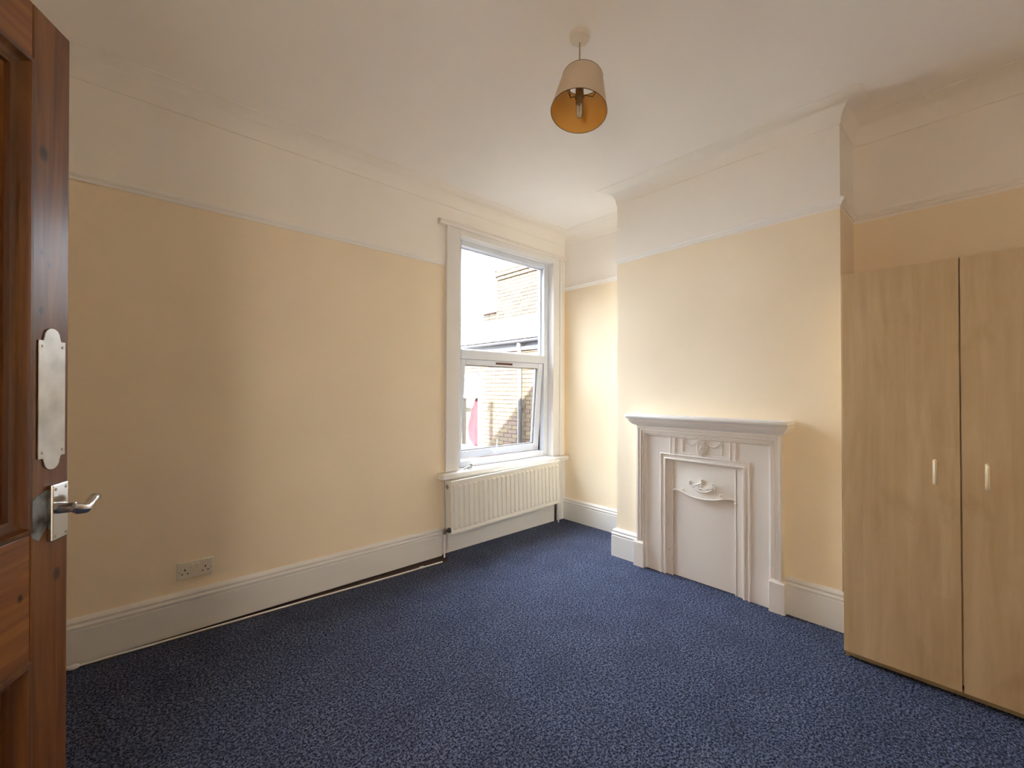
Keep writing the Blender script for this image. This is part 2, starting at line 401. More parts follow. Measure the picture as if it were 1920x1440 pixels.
# local: x about window centre, y outward, z down from hinge
sx0, sx1 = -.470, .478; SH = .815
f = MB(); f.box(sx0, sx0+.045, 0, .05, -SH, 0); f.box(sx1-.062, sx1, 0, .05, -SH, 0); f.box(sx0+.045, sx1-.062, 0, .05, -.046, 0); f.box(sx0+.045, sx1-.062, 0, .05, -SH, -SH+.062)
sp(f, 'sash_frame', UPVC, bevel=.004)
f = MB(); a0, a1, b0, b1 = sx0+.045, sx1-.062, -SH+.062, -.046
f.box(a0, a0+.008, .016, .03, b0, b1); f.box(a1-.008, a1, .016, .03, b0, b1); f.box(a0, a1, .016, .03, b0, b0+.008); f.box(a0, a1, .016, .03, b1-.008, b1)
sp(f, 'gasket', NT('grey_gasket', .6, (.16, .15, .15, 1)).m)
sp(MB().box(a0, a1, .026, .030, b0, b1), 'sash_glass', GLASS)
o = MB().box(-.105, .085, -.0035, 0, -.030, -.013)
sp(o, 'trickle_vent', NT('dark_red_vent', .6, (.10, .018, .012, 1)).m)['label'] = 'small dark red slotted vent strip'
h_ = MB(); h_.lathe([(.014, 0), (.014, .006), (.009, .010)], (-.10, 0, -SH+.035), (0, -1, 0), 16)
h_.tube([(-.10, -.012, -SH+.035), (-.085, -.03, -SH+.038), (-.074, -.034, -SH+.06), (-.072, -.034, -SH+.14)], [.007, .006, .005, .004], 10)
sp(h_, 'sash_handle', UPVC, smooth=40)
# black strip painted in for the shaded gap at the sash's right edge
f = MB(); f.box(2.984, 2.99, 2.885, 2.905, .67, 1.49); wp(f, 'gap_shade', BLACK)
# chrome latch resting on the sill frame
l_ = MB(); l_.lathe([(.016, 0), (.020, .006), (.018, .016), (.008, .022), (.006, .03)], (2.083, YA-.015, .640), (.5, -1, .2), 18)
l_.tube([(2.083, YA-.03, .640), (2.055, YA-.030, .636), (2.03, YA-.026, .628)], .006, 10); l_.blob((2.022, YA-.026, .624), .012, .010, .010)
l_.box(2.065, 2.10, YA-.022, YA-.002, .612, .628)
wp(l_, 'latch', CHROME, smooth=45)

# ------------------------------------------------------------------ radiator
rad = thing('radiator', 'white ribbed panel radiator hanging under the window', 'radiator', (1.832, 2.66, .172), (0, -math.radians(1.5), 0))
RW, RH, RD = 1.205, .392, .085
f = MB(); f.box(0, RW, .006, .014, 0, RH)
n_r = 25; pit = (RW-.03)/n_r
for i in range(n_r):
    c = .015+pit*(i+.5); a, b = pit*.36, pit*.22
    z0, z1 = .030, RH-.034
    f.add([(c-a, .006, z0), (c+a, .006, z0), (c+a, .006, z1), (c-a, .006, z1), (c-b, -.004, z0+.012), (c+b, -.004, z0+.012), (c+b, -.004, z1-.012), (c-b, -.004, z1-.012)],
          [(0, 1, 5, 4), (1, 2, 6, 5), (2, 3, 7, 6), (3, 0, 4, 7), (4, 5, 6, 7), (0, 3, 2, 1)])
f.box(0, RW, 0, .008, RH-.022, RH); f.box(0, RW, 0, .008, 0, .016)
f.build('front_panel', RADW, rad, bevel=.002)
f = MB(); f.box(0, RW, RD-.012, RD, .0, RH-.012); f.build('back_panel', RADW, rad)
f = MB(); f.box(0, .004, .006, RD, 0, RH-.001); f.build('side_panel', RADW, rad)
f = MB(); f.box(RW-.004, RW, .006, RD, 0, RH-.001); f.build('side_panel', RADW, rad)
f = MB(); f.box(.004, RW-.004, .014, .020, RH-.012, RH-.006); f.box(.004, RW-.004, RD-.016, RD-.002, RH-.012, RH-.004)
for i in range(60):
    x = .012+i*(RW-.024)/59; f.box(x-.0035, x+.0035, .018, RD-.014, RH-.016, RH-.008)
f.box(.004, RW-.004, .018, RD-.014, RH-.024, RH-.018)
f.build('top_grille', RADW, rad)
f = MB().lathe([(.017, 0), (.017, .004), (.011, .006), (.011, .010)], (0, .045, RH-.045), (-1, 0, 0), 16); f.build('blanking_plug', BRASSY, rad, smooth=40)
v_ = MB(); v_.lathe([(.010, 0), (.010, .012), (.014, .013), (.014, .024), (.009, .026), (.009, .04)], (0, .045, .026), (-1, 0, 0), 14)
v_.lathe([(.009, -.022), (.012, -.018), (.012, .01), (.008, .016)], (-.034, .045, .026), (0, 0, 1), 14)
v_.build('valve', BRASSY, rad, smooth=40)
v_ = MB().lathe([(.015, 0), (.018, .004), (.018, .014), (.014, .018)], (-.006, .026, .032), (-.2, -1, .1), 16); v_.build('valve_cap', BLACK, rad, smooth=40)
v_ = MB().tube([(-.034, .045, .006), (-.037, .045, -.166)], .0065, 10); v_.build('tail_pipe', GLOSS, rad, smooth=60)
v_ = MB().tube([(RW-.0, .055, .03), (RW+.020, .055, .03), (RW+.026, .055, .02), (RW+.030, .055, -.20)], .007, 10); v_.build('tail_pipe', GLOSS, rad, smooth=60)

# heating pipe lying along the floor in front of the skirting
pp = MB().tube([(-.40, 2.745, .0065), (-.16, 2.735, .0065), (-.1, 2.732, .0065), (.8, 2.690, .0065), (1.4, 2.656, .0065), (1.742, 2.643, .0065)], .0052, 10)
pp.tube([(1.56, 2.6505, .0085), (1.59, 2.649, .0085)], .008, 10)
pipe = pp.build('heating_pipe', GLOSS, smooth=60); tag(pipe, 'thin white pipe running along the floor below the left skirting', 'pipe')
el = MB(); el.blob((-.125, 2.722, .012), .022, .016, .012); el.tube([(-.16, 2.738, .008), (-.125, 2.722, .012)], .010, 10)
el.build('pipe_elbow', GLOSS, pipe, smooth=60)

# ------------------------------------------------------------------ double socket
so = thing('plug_socket', 'white double plug socket above the left skirting', 'socket', (.313, YA, .306))
f = MB(); f.box(-.076, .076, -.009, 0, -.0435, .0435); f.build('face_plate', PLASTIC, so, bevel=.003)
def holes(cx):
    f = MB()
    f.box(cx-.0022, cx+.0022, -.0096, -.0088, -.002, .009)
    f.box(cx-.015, cx-.008, -.0096, -.0088, -.018, -.0135); f.box(cx+.008, cx+.015, -.0096, -.0088, -.018, -.0135)
    f.build('pin_holes', DARK, so)
holes(-.043); holes(.043)
for s_ in (-1, 1):
    f = MB().box(s_*.0115-.0065, s_*.0115+.0065, -.0125, -.008, .008, .030); f.build('rocker_switch', PLASTIC, so, bevel=.0012)
    f = MB().lathe([(.0032, 0), (.0032, .0008)], (s_*.066, -.0088, -.004), (0, -1, 0), 10); f.build('screw', BRASSY, so)

# ------------------------------------------------------------------ fireplace
fp = thing('fireplace', 'white painted cast-iron fireplace with mantel shelf on the chimney breast', 'fireplace', (XB, 1.2335, 0), (0, 0, math.pi/2))
FP = SATIN
def arch(mb, prof, hx, top, z0=0, hx2=None):
    """profile (inward, y) mitred up the left side, across and down the right"""
    pts = [(hx, z0, (-1, 0)), (hx, top, (-1, -1)), (-hx, top, (1, -1)), (-hx, z0, (1, 0))]
    k = len(prof); vs = []
    for x, z, (mx_, mz_) in pts: vs += [(x+mx_*d, y, z+mz_*d) for d, y in prof]
    fs = [(i*k+q, i*k+(q+1) % k, (i+1)*k+(q+1) % k, (i+1)*k+q) for i in range(3) for q in range(k)]
    fs += [tuple(range(k))[::-1], tuple(range(3*k, 4*k))]
    return mb.add(vs, fs)
f = MB(); f.box(.25, .40, 0, .030, 0, .955); f.box(-.40, -.25, 0, .030, 0, .955); f.box(-.25, .25, 0, .030, .784, .955)
f.build('surround_plate', FP, fp)
pr = [(0, 0), (0, .060), (.013, .060), (.014, .052), (.018, .050), (.020, .055), (.030, .057), (.032, .044), (.037, .043), (.039, .049), (.046, .050), (.048, .038), (.053, .037), (.055, .042), (.060, .042), (.063, .034), (.066, .030), (.066, 0)]
arch(MB(), pr, .4525, .990).build('pilaster_moulding', FP, fp)
for s_ in (1, -1):
    f = MB(); x0, x1 = sorted((s_*.392, s_*.474)); f.box(x0, x1, 0, .070, 0, .172); f.box(x0+.008, x1-.008, 0, .062, .172, .180)
    f.build('plinth_block', FP, fp, bevel=.004)
# cornice under the shelf
f = MB(); pf = [(0, .955), (.045, .955), (.058, .982), (.062, .986), (.062, .994), (.070, .998), (.085, 1.005), (.098, 1.020), (.104, 1.034), (.112, 1.036), (.112, 1.048), (0, 1.048)]
pth = [(.4525, 0), (.4525, .0001), (-.4525, .0001), (-.4525, 0)]
k = len(pf); vs = []
for x, y, mx_, my_ in ((.448, 0, 1, 0), (.448, 0, 1, 1), (-.448, 0, -1, 1), (-.448, 0, -1, 0)):
    for d, z in pf:
        e = max(0, d-.058); vs.append((x+mx_*e, my_*d, z))
fs = [(i*k+q, i*k+(q+1) % k, (i+1)*k+(q+1) % k, (i+1)*k+q) for i in range(3) for q in range(k)]
f.add(vs, fs); f.build('cornice_moulding', FP, fp)
def rrect(hx, y1, r, n=5):
    pts = [(hx, 0)]
    for i in range(n+1):
        t = math.pi/2*i/n; pts.append((hx-r+r*math.cos(t), y1-r+r*math.sin(t)))
    for i in range(n+1):
        t = math.pi/2+math.pi/2*i/n; pts.append((-hx+r+r*math.cos(t), y1-r+r*math.sin(t)))
    return pts+[(-hx, 0)]
f = MB(); lay = [(.500, .132, 1.046), (.508, .140, 1.052), (.510, .142, 1.060), (.508, .140, 1.067), (.504, .136, 1.068), (.502, .134, 1.074)]
rs = [rrect(a, b, .018) for a, b, z in lay]; n = len(rs[0]); vs = []
for rr, (a, b, z) in zip(rs, lay): vs += [(x, y, z) for x, y in rr]
fs = [tuple(range(n))[::-1], tuple(range((len(lay)-1)*n, len(lay)*n))]+[(i*n+q, i*n+(q+1) % n, (i+1)*n+(q+1) % n, (i+1)*n+q) for i in range(len(lay)-1) for q in range(n)]
f.add(vs, fs).build('mantel_shelf', GLOSS, fp, smooth=50)
def bead(r, y0): return [(0, y0-.002)]+[(r-r*math.cos(math.pi*i/6), y0+r*1.2*math.sin(math.pi*i/6)) for i in range(7)]+[(2*r, y0-.002)]
arch(MB(), bead(.0060, .030), .287, .818).build('bead_frame', FP, fp, smooth=60)
arch(MB(), bead(.0068, .030), .258, .789).build('bead_frame', FP, fp, smooth=60)
for s_ in (.196, -.189):
    f = MB().box(s_-.012, s_+.012, .028, .0335, .816, .925)
    for q in (-.015, .015): f.tube([(s_+q, .032, .816), (s_+q, .032, .930)], .0045, 8)
    f.build('frieze_bar', FP, fp, smooth=40)
f = MB()
f.tube([(.183, .029, .82), (.183, .029, .826), (.16, .029, .826), (-.16, .029, .826), (-.172, .029, .832), (-.172, .029, .84)], .0035, 6)
f.build('frieze_bead', FP, fp, smooth=60)
# patera with radiating petals, swags and drops
f = MB(); cz = .878; f.blob((0, .030, cz), .014, .006, .028, 20, 8)
for i in range(18):
    t = 2*math.pi*i/18; ex, ez = .031*math.cos(t), .055*math.sin(t)
    f.tube([(ex*.35, .036, cz+ez*.35), (ex*.85, .037, cz+ez*.85), (ex*1.05, .033, cz+ez*1.05)], [.0020, .0042, .0026], 6)
ring = [(.033*math.cos(2*math.pi*i/32), .032, cz+.058*math.sin(2*math.pi*i/32)) for i in range(33)]
f.tube(ring, .0030, 6); f.blob((0, .038, cz), .008, .005, .012); f.blob((0, .033, cz+.062), .006, .004, .009)
f.build('patera', FP, fp, smooth=60)
def sag(x0, x1, z0, z1, dz, n=10): return [(x0+(x1-x0)*i/n, .031, z0+(z1-z0)*i/n-dz*4*(i/n)*(1-i/n)) for i in range(n+1)]
for s_ in (1, -1):
    f = MB(); f.tube(sag(s_*.020, s_*.120, .926, .920, .038), [.003, .0038, .0044, .005, .0054, .0054, .0054, .005, .0044, .0038, .003], 8)
    f.blob((s_*.122, .032, .922), .011, .004, .005); f.blob((s_*.122, .032, .93), .004, .003, .006)
    for i in range(6): f.blob((s_*.126, .031, .908-i*.0125), .0055-.0005*i, .005, .0065)
    f.build('swag', FP, fp, smooth=60)
# inner slips, hood, wavy lip, ornament, blanking board
f = MB(); f.box(.208, .250, 0, .018, 0, .784); f.box(-.250, -.208, 0, .018, 0, .784); f.box(-.208, .208, 0, .018, .764, .784)
f.build('inner_slip', FP, fp)
f = MB(); f.tube([(.203, .016, 0), (.203, .016, .762)], .0045, 8); f.build('slip_bead', FP, fp, smooth=60)
MB().tube([(-.200, .016, 0), (-.200, .016, .762)], .0045, 8).build('slip_bead', FP, fp, smooth=60)
wave = [(.2004, .574), (.1703, .579), (.1333, .571), (.105, .561), (.0827, .554), (.0334, .548), (-.0214, .548), (-.078, .555), (-.1329, .569), (-.1675, .575), (-.190, .573), (-.2015, .566)]
def hoody(x, z):  # the hood swells towards its lower centre
    return .010+.020*max(0, 1-(x/.20)**2)*max(0, min(1, (.764-z)/.19))
f = MB(); vs = []; NZ = 8
for x, zw in wave:
    for j in range(NZ+1):
        z = .764+(zw-.764)*j/NZ; vs.append((x, hoody(x, z), z))
nw = len(wave)*(NZ+1); vs += [(x, y-.005, z) for x, y, z in vs]; G = lambda i, j: i*(NZ+1)+j; LW = len(wave)-1
fs = [(G(i, j), G(i+1, j), G(i+1, j+1), G(i, j+1)) for i in range(LW) for j in range(NZ)]
fs += [tuple(nw+q for q in t[::-1]) for t in fs]
fs += [(G(i, 0), G(i+1, 0), nw+G(i+1, 0), nw+G(i, 0)) for i in range(LW)]+[(G(i, NZ), G(i+1, NZ), nw+G(i+1, NZ), nw+G(i, NZ)) for i in range(LW)]
fs += [(G(0, j), G(0, j+1), nw+G(0, j+1), nw+G(0, j)) for j in range(NZ)]+[(G(LW, j), G(LW, j+1), nw+G(LW, j+1), nw+G(LW, j)) for j in range(NZ)]
f.add(vs, fs).build('hood', paint('hood_gloss', (235, 229, 220), .25, .02, .02, 30), fp, smooth=50)
f = MB(); f.tube([(x, hoody(x, z)+.004, z) for x, z in wave], .0055, 8); f.blob((.197, .018, .566), .008, .007, .007); f.blob((-.199, .018, .558), .009, .007, .008)
f.build('hood_lip', FP, fp, smooth=60)
f = MB()
def yy(x, z): return hoody(x, z)+.006
MB().blob((.128, yy(.128, .590), .590), .010, .006, .007).build('hood_boss', FP, fp, smooth=60)
MB().tube([(-.130, yy(-.128, .58), .575), (-.126, yy(-.126, .588), .596), (-.113, yy(-.115, .59), .594), (-.110, yy(-.112, .58), .580)], .0045, 8).build('hood_boss', FP, fp, smooth=60)
f = MB()
def scroll(pts, r): f.tube([(x, yy(x, z), z) for x, z in pts], r*1.35, 8)
scroll([(.082, .650), (.086, .636), (.076, .622), (.060, .618), (.050, .624)], .0038)
scroll([(.060, .618), (.045, .606), (.020, .596), (0, .593), (-.025, .596), (-.045, .604), (-.062, .618)], .0036)
scroll([(.055, .628), (.035, .634), (.014, .645), (.006, .652)], .0036)
scroll([(.050, .620), (.030, .624), (.012, .634), (.004, .648)], .003)
scroll([(.044, .610), (.024, .606), (.006, .614), (-.020, .612), (-.040, .618), (-.070, .630)], .0034)
scroll([(-.010, .620), (-.035, .622), (-.055, .634), (-.072, .640), (-.082, .634), (-.080, .620)], .0034)
scroll([(.006, .668), (.004, .650), (.010, .632), (.002, .618)], .0042)
f.blob((.004, yy(0, .668), .670), .009, .005, .008); f.blob((.082, yy(.082, .65), .652), .008, .005, .006); f.blob((-.066, yy(-.07, .65), .648), .007, .005, .006)
f.blob((.028, yy(.03, .616), .614), .017, .005, .008); f.blob((-.020, yy(-.02, .606), .606), .020, .004, .006)
f.build('hood_ornament', paint('ornament_gloss', (240, 236, 230), .25, .01, 0), fp, smooth=60)
N = 12; arc = [(.199-.398*i/N, .008+.004*max(0, 1-((.199-.398*i/N)/.2)**2)) for i in range(N+1)]
MB().prism([(.199, .003)]+arc+[(-.199, .003)], 'z', .006, .60).build('blanking_board', FP, fp)
f = MB().lathe([(.004, 0), (.004, .004), (.002, .005)], (.228, .018, .165), (0, 1, 0), 10); f.build('screw', BRASSY, fp)

# ------------------------------------------------------------------ wardrobe
WFX = 2.53
wr = thing('wardrobe', 'tall pale maple wardrobe in the recess right of the fireplace', 'wardrobe', (WFX, .462, 0), (0, 0, -math.pi/2))
# local x runs along the front to the right, local y goes back into the recess
WW, WH, WD = .776, 1.79, .60
c_ = MB(); c_.box(.003, .018, .022, WD, .0, WH-.002); c_.box(WW-.018, WW-.003, .022, WD, 0, WH-.002); c_.box(.018, WW-.018, .022, WD, WH-.020, WH-.002)
c_.box(.018, WW-.018, .022, WD, .05, .068); c_.box(.018, WW-.018, WD-.006, WD, .068, WH-.02); c_.box(WW/2-.009, WW/2+.009, .022, WD-.01, .068, WH-.02)
c_.build('carcass', MAPLE, wr)
MB().box(.0035, WW-.0035, .0195, .0215, .006, .034).build('kick_board', MAPLE_EDGE, wr)
for i in range(2):
    d_ = MB().box(i*.388+(.001 if i == 0 else .0025), (i+1)*.388-.0025, 0, .018, .030, WH).build('door', MAPLE, wr, bevel=.0012)
    hx = .315 if i == 0 else .462
    h_ = MB(); z0, z1 = .852, .958
    h_.tube([(hx, .002, z0+.004), (hx, -.016, z0+.006), (hx, -.023, z0+.014), (hx, -.024, z1-.014), (hx, -.016, z1-.006), (hx, .002, z1-.004)], .0055, 10)
    h_.tube([(hx-.0045, -.002, z0+.004), (hx-.0045, -.017, z0+.007), (hx-.0045, -.022, z0+.014), (hx-.0045, -.023, z1-.014), (hx-.0045, -.017, z1-.007), (hx-.0045, -.002, z1-.004)], .004, 8)
    h_.build('handle', MAPLE_HANDLE, d_, smooth=60)

# ------------------------------------------------------------------ open pine door
door = bpy.data.objects.new('door_1', None); C.objects.link(door)
door.location = (-.4246, .671, .008); door.rotation_euler = (0, -math.radians(1.0), math.radians(62.6)); 
struct(door, 'varnished pine panelled door standing open at the left', 'door')
DW, DH, DT = .776, 1.968, .038
def dp(x0, x1, y0, y1, z0, z1, name, mat, bevel=.002): return MB().box(x0, x1, y0, y1, z0, z1).build(name, mat, door, bevel=bevel)
ST = .098
dp(DW-ST, DW, 0, DT, 0, DH, 'stile', PINE_V, .003); dp(0, ST, 0, DT, 0, DH, 'stile', PINE_V, .003)
dp(ST, DW-ST, .0008, DT-.001, DH-.108, DH, 'rail', PINE_H); dp(ST, DW-ST, .0008, DT-.001, .69, .935, 'rail', PINE_H); dp(ST, DW-ST, .0008, DT-.001, 0, .20, 'rail', PINE_H)
mc = DW/2; dp(mc-.05, mc+.05, .0008, DT-.001, .935, DH-.108, 'muntin', PINE_V); dp(mc-.05, mc+.05, .0008, DT-.001, .20, .69, 'muntin', PINE_V)
mp_ = [(0, .001), (.004, -.005), (.012, -.006), (.016, .002), (.026, .010), (.034, .012), (.036, .022), (0, .022)]
for x0, x1 in ((ST, mc-.05), (mc+.05, DW-ST)):
    for z0, z1 in ((.20, .69), (.935, DH-.108)):
        pn = MB().box(x0, x1, .020, .026, z0, z1).build('panel', PINE_P, door)
        f = MB(); cs = [(x0, z0, 1, 1), (x1, z0, -1, 1), (x1, z1, -1, -1), (x0, z1, 1, -1)]; k = len(mp_); vs = []
        for x, z, a, b in cs: vs += [(x+a*d, y, z+b*d) for d, y in mp_]
        fs = [(i*k+q, i*k+(q+1) % k, ((i+1) % 4)*k+(q+1) % k, ((i+1) % 4)*k+q) for i in range(4) for q in range(k)]
        f.add(vs, fs).build('panel_moulding', PINE_M, pn, smooth=40)
# finger plate with shaped ends
px0, px1, pz0, pz1 = DW-.085, DW-.0135, 1.078, 1.316
prof = [(px0, pz0), (px0+.012, pz0), (px0+.015, pz0-.008)]
mx_ = (px0+px1)/2; hw = (px1-px0)/2-.015
prof += [(mx_-hw*math.cos(math.pi*i/8), pz0-.008-.018*math.sin(math.pi*i/8)) for i in range(1, 8)]
prof += [(px1-.015, pz0-.008), (px1-.012, pz0), (px1, pz0), (px1, pz1), (px1-.012, pz1), (px1-.015, pz1+.008)]
prof += [(mx_+hw*math.cos(math.pi*i/8), pz1+.008+.018*math.sin(math.pi*i/8)) for i in range(1, 8)]
prof += [(px0+.015, pz1+.008), (px0+.012, pz1), (px0, pz1)]
pl = MB().prism(prof, 'y', -.0028, 0.0).build('finger_plate', SILVER, door, bevel=.0008); pl['label'] = 'hammered silver finger plate with shaped ends'
for a, b in ((px0+.009, pz0+.012), (px1-.009, pz0+.012), (px0+.009, pz1-.012), (px1-.009, pz1-.012)):
    MB().lathe([(.003, 0), (.002, .0012)], (a, -.0028, b), (0, -1, 0), 10).build('plate_screw', BRASSY, pl)
# stripped patch beside the lock
pt = [(-.072, .0), (-.066, .035), (-.05, .045), (-.02, .052), (.0, .03), (.0, -.01), (-.02, -.02), (-.045, -.05), (-.06, -.04), (-.068, -.02)]
m = NT('scraped_grey_paint', .5, (.2, .22, .22, 1)); m.base(m.ramp(m.noise(m.mapping(), 30, 4), [(.35, (.05, .045, .04, 1)), (.6, (.26, .29, .29, 1))]))
MB().prism([(DW-.034+x, .963+z*.95) for x, z in pt], 'y', -.0006, 0.0).build('scraped_patch', m.m, door)['label'] = 'scraped grey patch behind the handle'
# lever handle on a raised back plate
hp = MB(); hx0, hx1, hz0, hz1 = DW-.059, DW-.014, .905, 1.021
hp.box(hx0, hx1, -.010, 0, hz0, hz1); hpo = hp.build('handle_plate', CHROME, door, bevel=.0025)
for a, b in ((hx0+.008, hz0+.010), (hx1-.008, hz0+.010), (hx0+.008, hz1-.010), (hx1-.008, hz1-.010)):
    MB().lathe([(.0035, 0), (.0025, .001)], (a, -.010, b), (0, -1, 0), 10).build('plate_screw', BRASSY, hpo)
lv = MB(); cx = DW-.040; lz = .970
lv.lathe([(.012, 0), (.011, .010), (.010, .026)], (cx, -.010, lz), (0, -1, 0), 18)
lv.tube([(cx-.008, -.036, lz+.002), (cx+.002, -.042, lz-.004), (cx+.014, -.045, lz-.007), (cx+.028, -.045, lz-.003), (cx+.040, -.044, lz+.004), (cx+.050, -.043, lz+.007), (cx+.057, -.042, lz+.006), (cx+.060, -.042, lz+.004)],
        [.0090, .0115, .0112, .0092, .0088, .0095, .0085, .004], 16)
lv.build('lever', CHROME, hpo, smooth=60)

# ------------------------------------------------------------------ pendant lamp
PX, PY = 1.444, 1.163
lp = thing('pendant_lamp', 'beige drum-shaped pendant lampshade with gold lining hanging from the ceiling', 'lamp', (PX, PY, H))
MB().lathe([(.043, .001), (.043, -.010), (.041, -.022), (.036, -.026), (.010, -.027), (.007, -.034)], (0, 0, 0), (0, 0, 1), 32).build('ceiling_rose', ROSE, lp, smooth=35)
MB().tube([(0, 0, -.026), (0, 0, -.225)], .0032, 8).build('flex', CORD, lp, smooth=60)
MB().lathe([(.006, -.205), (.014, -.215), (.017, -.235), (.017, -.262), (.021, -.265), (.021, -.272), (.0165, -.275), (.0165, -.300)], (0, 0, 0), (0, 0, 1), 20).build('lamp_holder', BROWNED, lp, smooth=40)
vh = Vector((.745, .645, 0)); vr = Vector((.7389, -.6738, 0))      # the shade hangs askew
top = Vector((0, 0, 2.572-H))+vr*.012; bot = Vector((0, 0, 2.408-H))-vh*.030-vr*.005
ax = (top-bot); L = ax.length
sh = MB(); seg = 64; RB, RT = .118, .086
u = ax.normalized().orthogonal().normalized(); w_ = ax.normalized().cross(u)
def ringv(c, r): return [c+(u*math.cos(t)+w_*math.sin(t))*r for t in [2*math.pi*i/seg for i in range(seg)]]
vs = ringv(bot, RB)+ringv(top, RT)
sh.add(vs, [(i, (i+1) % seg, seg+(i+1) % seg, seg+i) for i in range(seg)])
sh.build('shade', LINEN, lp, smooth=60, fix=True)
sh = MB(); ni = ax.normalized()*.0015
vs = ringv(bot+ni, RB-.0018)+ringv(top-ni, RT-.0018)
sh.add(vs, [(i, (i+1) % seg, seg+(i+1) % seg, seg+i) for i in range(seg)]).build('gold_lining', GOLD, lp, smooth=60)
wr_ = MB(); wr_.tube(ringv(bot, RB-.001)+[ringv(bot, RB-.001)[0]], .0013, 6); wr_.tube(ringv(top, RT-.001)+[ringv(top, RT-.001)[0]], .0019, 6)
hc = Vector((0, 0, -.268))
for t in (.9, 3.0, 5.1):
    e = top+(u*math.cos(t)+w_*math.sin(t))*(RT-.002)
    q = e+ (hc-e)*.35+Vector((0, 0, -.03)); wr_.tube([e, q, hc+(e-hc).normalized()*.018], .0016, 6)
wr_.tube([top+(-vr)*.055+Vector((0, 0, -.02)), top+(-vr)*.052+Vector((0, 0, -.085))], .0018, 6)
wr_.build('shade_ring', WIRE, lp, smooth=60)
bl = MB(); bl.lathe([(.0135, -.298), (.0135, -.306), (.010, -.310)], (0, 0, 0), (0, 0, 1), 16); bl.build('bulb_cap', CHROME, lp, smooth=40)
bl = MB()
for a in range(3):
    t = 2*math.pi*a/3+.4; ox, oy = .0075*math.cos(t), .0075*math.sin(t)
    bl.lathe([(.0052, -.308), (.0056, -.312), (.0056, -.345), (.0040, -.351), (.001, -.353)], (ox, oy, 0), (0, 0, 1), 12)
bl.build('bulb_tubes', NT('frosted_bulb', .25, (.8, .76, .68, 1)).m, lp, smooth=60)
MB().lathe([(.010, -.304), (.0155, -.312), (.0165, -.330), (.0155, -.348), (.010, -.357), (.001, -.360)], (0, 0, 0), (0, 0, 1), 20).build('bulb_glass', BULBG, lp, smooth=60)

# ------------------------------------------------------------------ outdoors: the neighbouring house
nb = thing('neighbouring_house', 'brick house wall with slate roof seen through the window', 'house', (5.2, 6, -3))
NX = 5.2; OX, OY, OZ = -5.2, -6, 3
def off(o):
    for v_ in o.data.vertices: v_.co.x += OX; v_.co.y += OY; v_.co.z += OZ
    return o
HY0, HY1 = 6.67, 7.55; HZ0, HZ1 = .06, 1.56
f = MB(); f.box(NX+.012, NX+.25, 3.1, HY0, -3, 2.1); f.box(NX+.012, NX+.25, HY1, 9.6, -3, 2.1); f.box(NX+.012, NX+.25, HY0, HY1, -3, HZ0); f.box(NX+.012, NX+.25, HY0, HY1, HZ1, 2.1)
f.box(NX+.25, NX+3, 9.35, 9.6, -3, 2.1)
off(f.build('wall_core', MORTAR, nb))
BL, BHh, BW = .215, .065, .03
bmesh_cache = []
for k in range(3):
    f = MB().box(-BL/2, BL/2, 0, BW, 0, BHh); o = f.build('brick', BRICK[k], nb, bevel=0); bmesh_cache.append(o.data); bpy.data.objects.remove(o)
near = []; rest = []
for r_ in range(68):
    z = -2.98+r_*.075
    for j in range(30):
        y = 3.22+j*.225+(.1125 if r_ % 2 else 0)
        if y > 9.4: continue
        if y+BL/2 > HY0 and y-BL/2 < HY1 and z+BHh > HZ0-.02 and z < HZ1+.02: continue
        seen = 4.95 < y < 6.66 and -.25 < z < 2.05
        (near if seen else rest).append((y, z))
near.sort(key=lambda p: (p[0]-5)**2+(p[1]-1)**2); rest += near[298:]; near = near[:298]
for y, z in near:
    o = bpy.data.objects.new('brick', random.choice(bmesh_cache)); C.objects.link(o); o.parent = nb
    o.location = (OX+NX-random.uniform(0, .004), y+OY, z+OZ); o.rotation_euler = (0, 0, math.pi/2+random.uniform(-.006, .006)); 
    # local y (depth) turns to -x: shift so the brick stands in the wall
    o.location.x += BW-.002
f = MB()
for y, z in rest: f.box(NX-.002, NX+.026, y-BL/2, y+BL/2, z, z+BHh, random.randrange(3))
o = off(f.build('brickwork', BRICK, nb, fix=False)); o['kind'] = 'stuff'
# their window with a red curtain
f = MB(); fx0, fx1 = NX+.03, NX+.09
f.box(fx0, fx1, HY0, HY0+.05, HZ0, HZ1); f.box(fx0, fx1, HY1-.05, HY1, HZ0, HZ1); f.box(fx0, fx1, HY0, HY1, HZ0, HZ0+.06); f.box(fx0, fx1, HY0, HY1, HZ1-.06, HZ1); f.box(fx0-.01, fx1, HY0, HY1, 1.08, 1.14)
wf = off(f.build('window_frame', UPVC, nb))
f = MB().box(NX+.055, NX+.06, HY0+.05, HY1-.05, 1.14, HZ1-.06); off(f.build('pane', GLASS, nb))
off(MB().box(NX-.06, NX+.05, HY0-.05, HY1+.05, HZ0-.07, HZ0).build('window_sill', STUCCO, nb))
off(MB().box(NX+.5, NX+.52, HY0-.3, HY1+.4, HZ0-.3, HZ1+.3).build('room_wall', NT('neighbour_room', .9, (.42, .38, .34, 1)).m, nb))
def lerp(t):
    K = [(0, .03, .26), (.3, .05, .40), (.62, .12, .50), (.85, .15, .44), (1, .20, .26)]
    for (a, b, c), (d, e, g) in zip(K, K[1:]):
        if t <= d+1e-6: q = (t-a)/(d-a); return b+(e-b)*q, c+(g-c)*q
cu = MB(); vs = []; NZ, NYc = 14, 12
for i in range(NZ+1):
    t = i/NZ; z = 1.08-.98*t
    w0, w1 = [HY0+q for q in lerp(t)]
    for j in range(NYc+1):
        s_ = j/NYc; vs.append((NX+.13+.022*math.sin(s_*22+t*1.5), w0+(w1-w0)*s_, z))
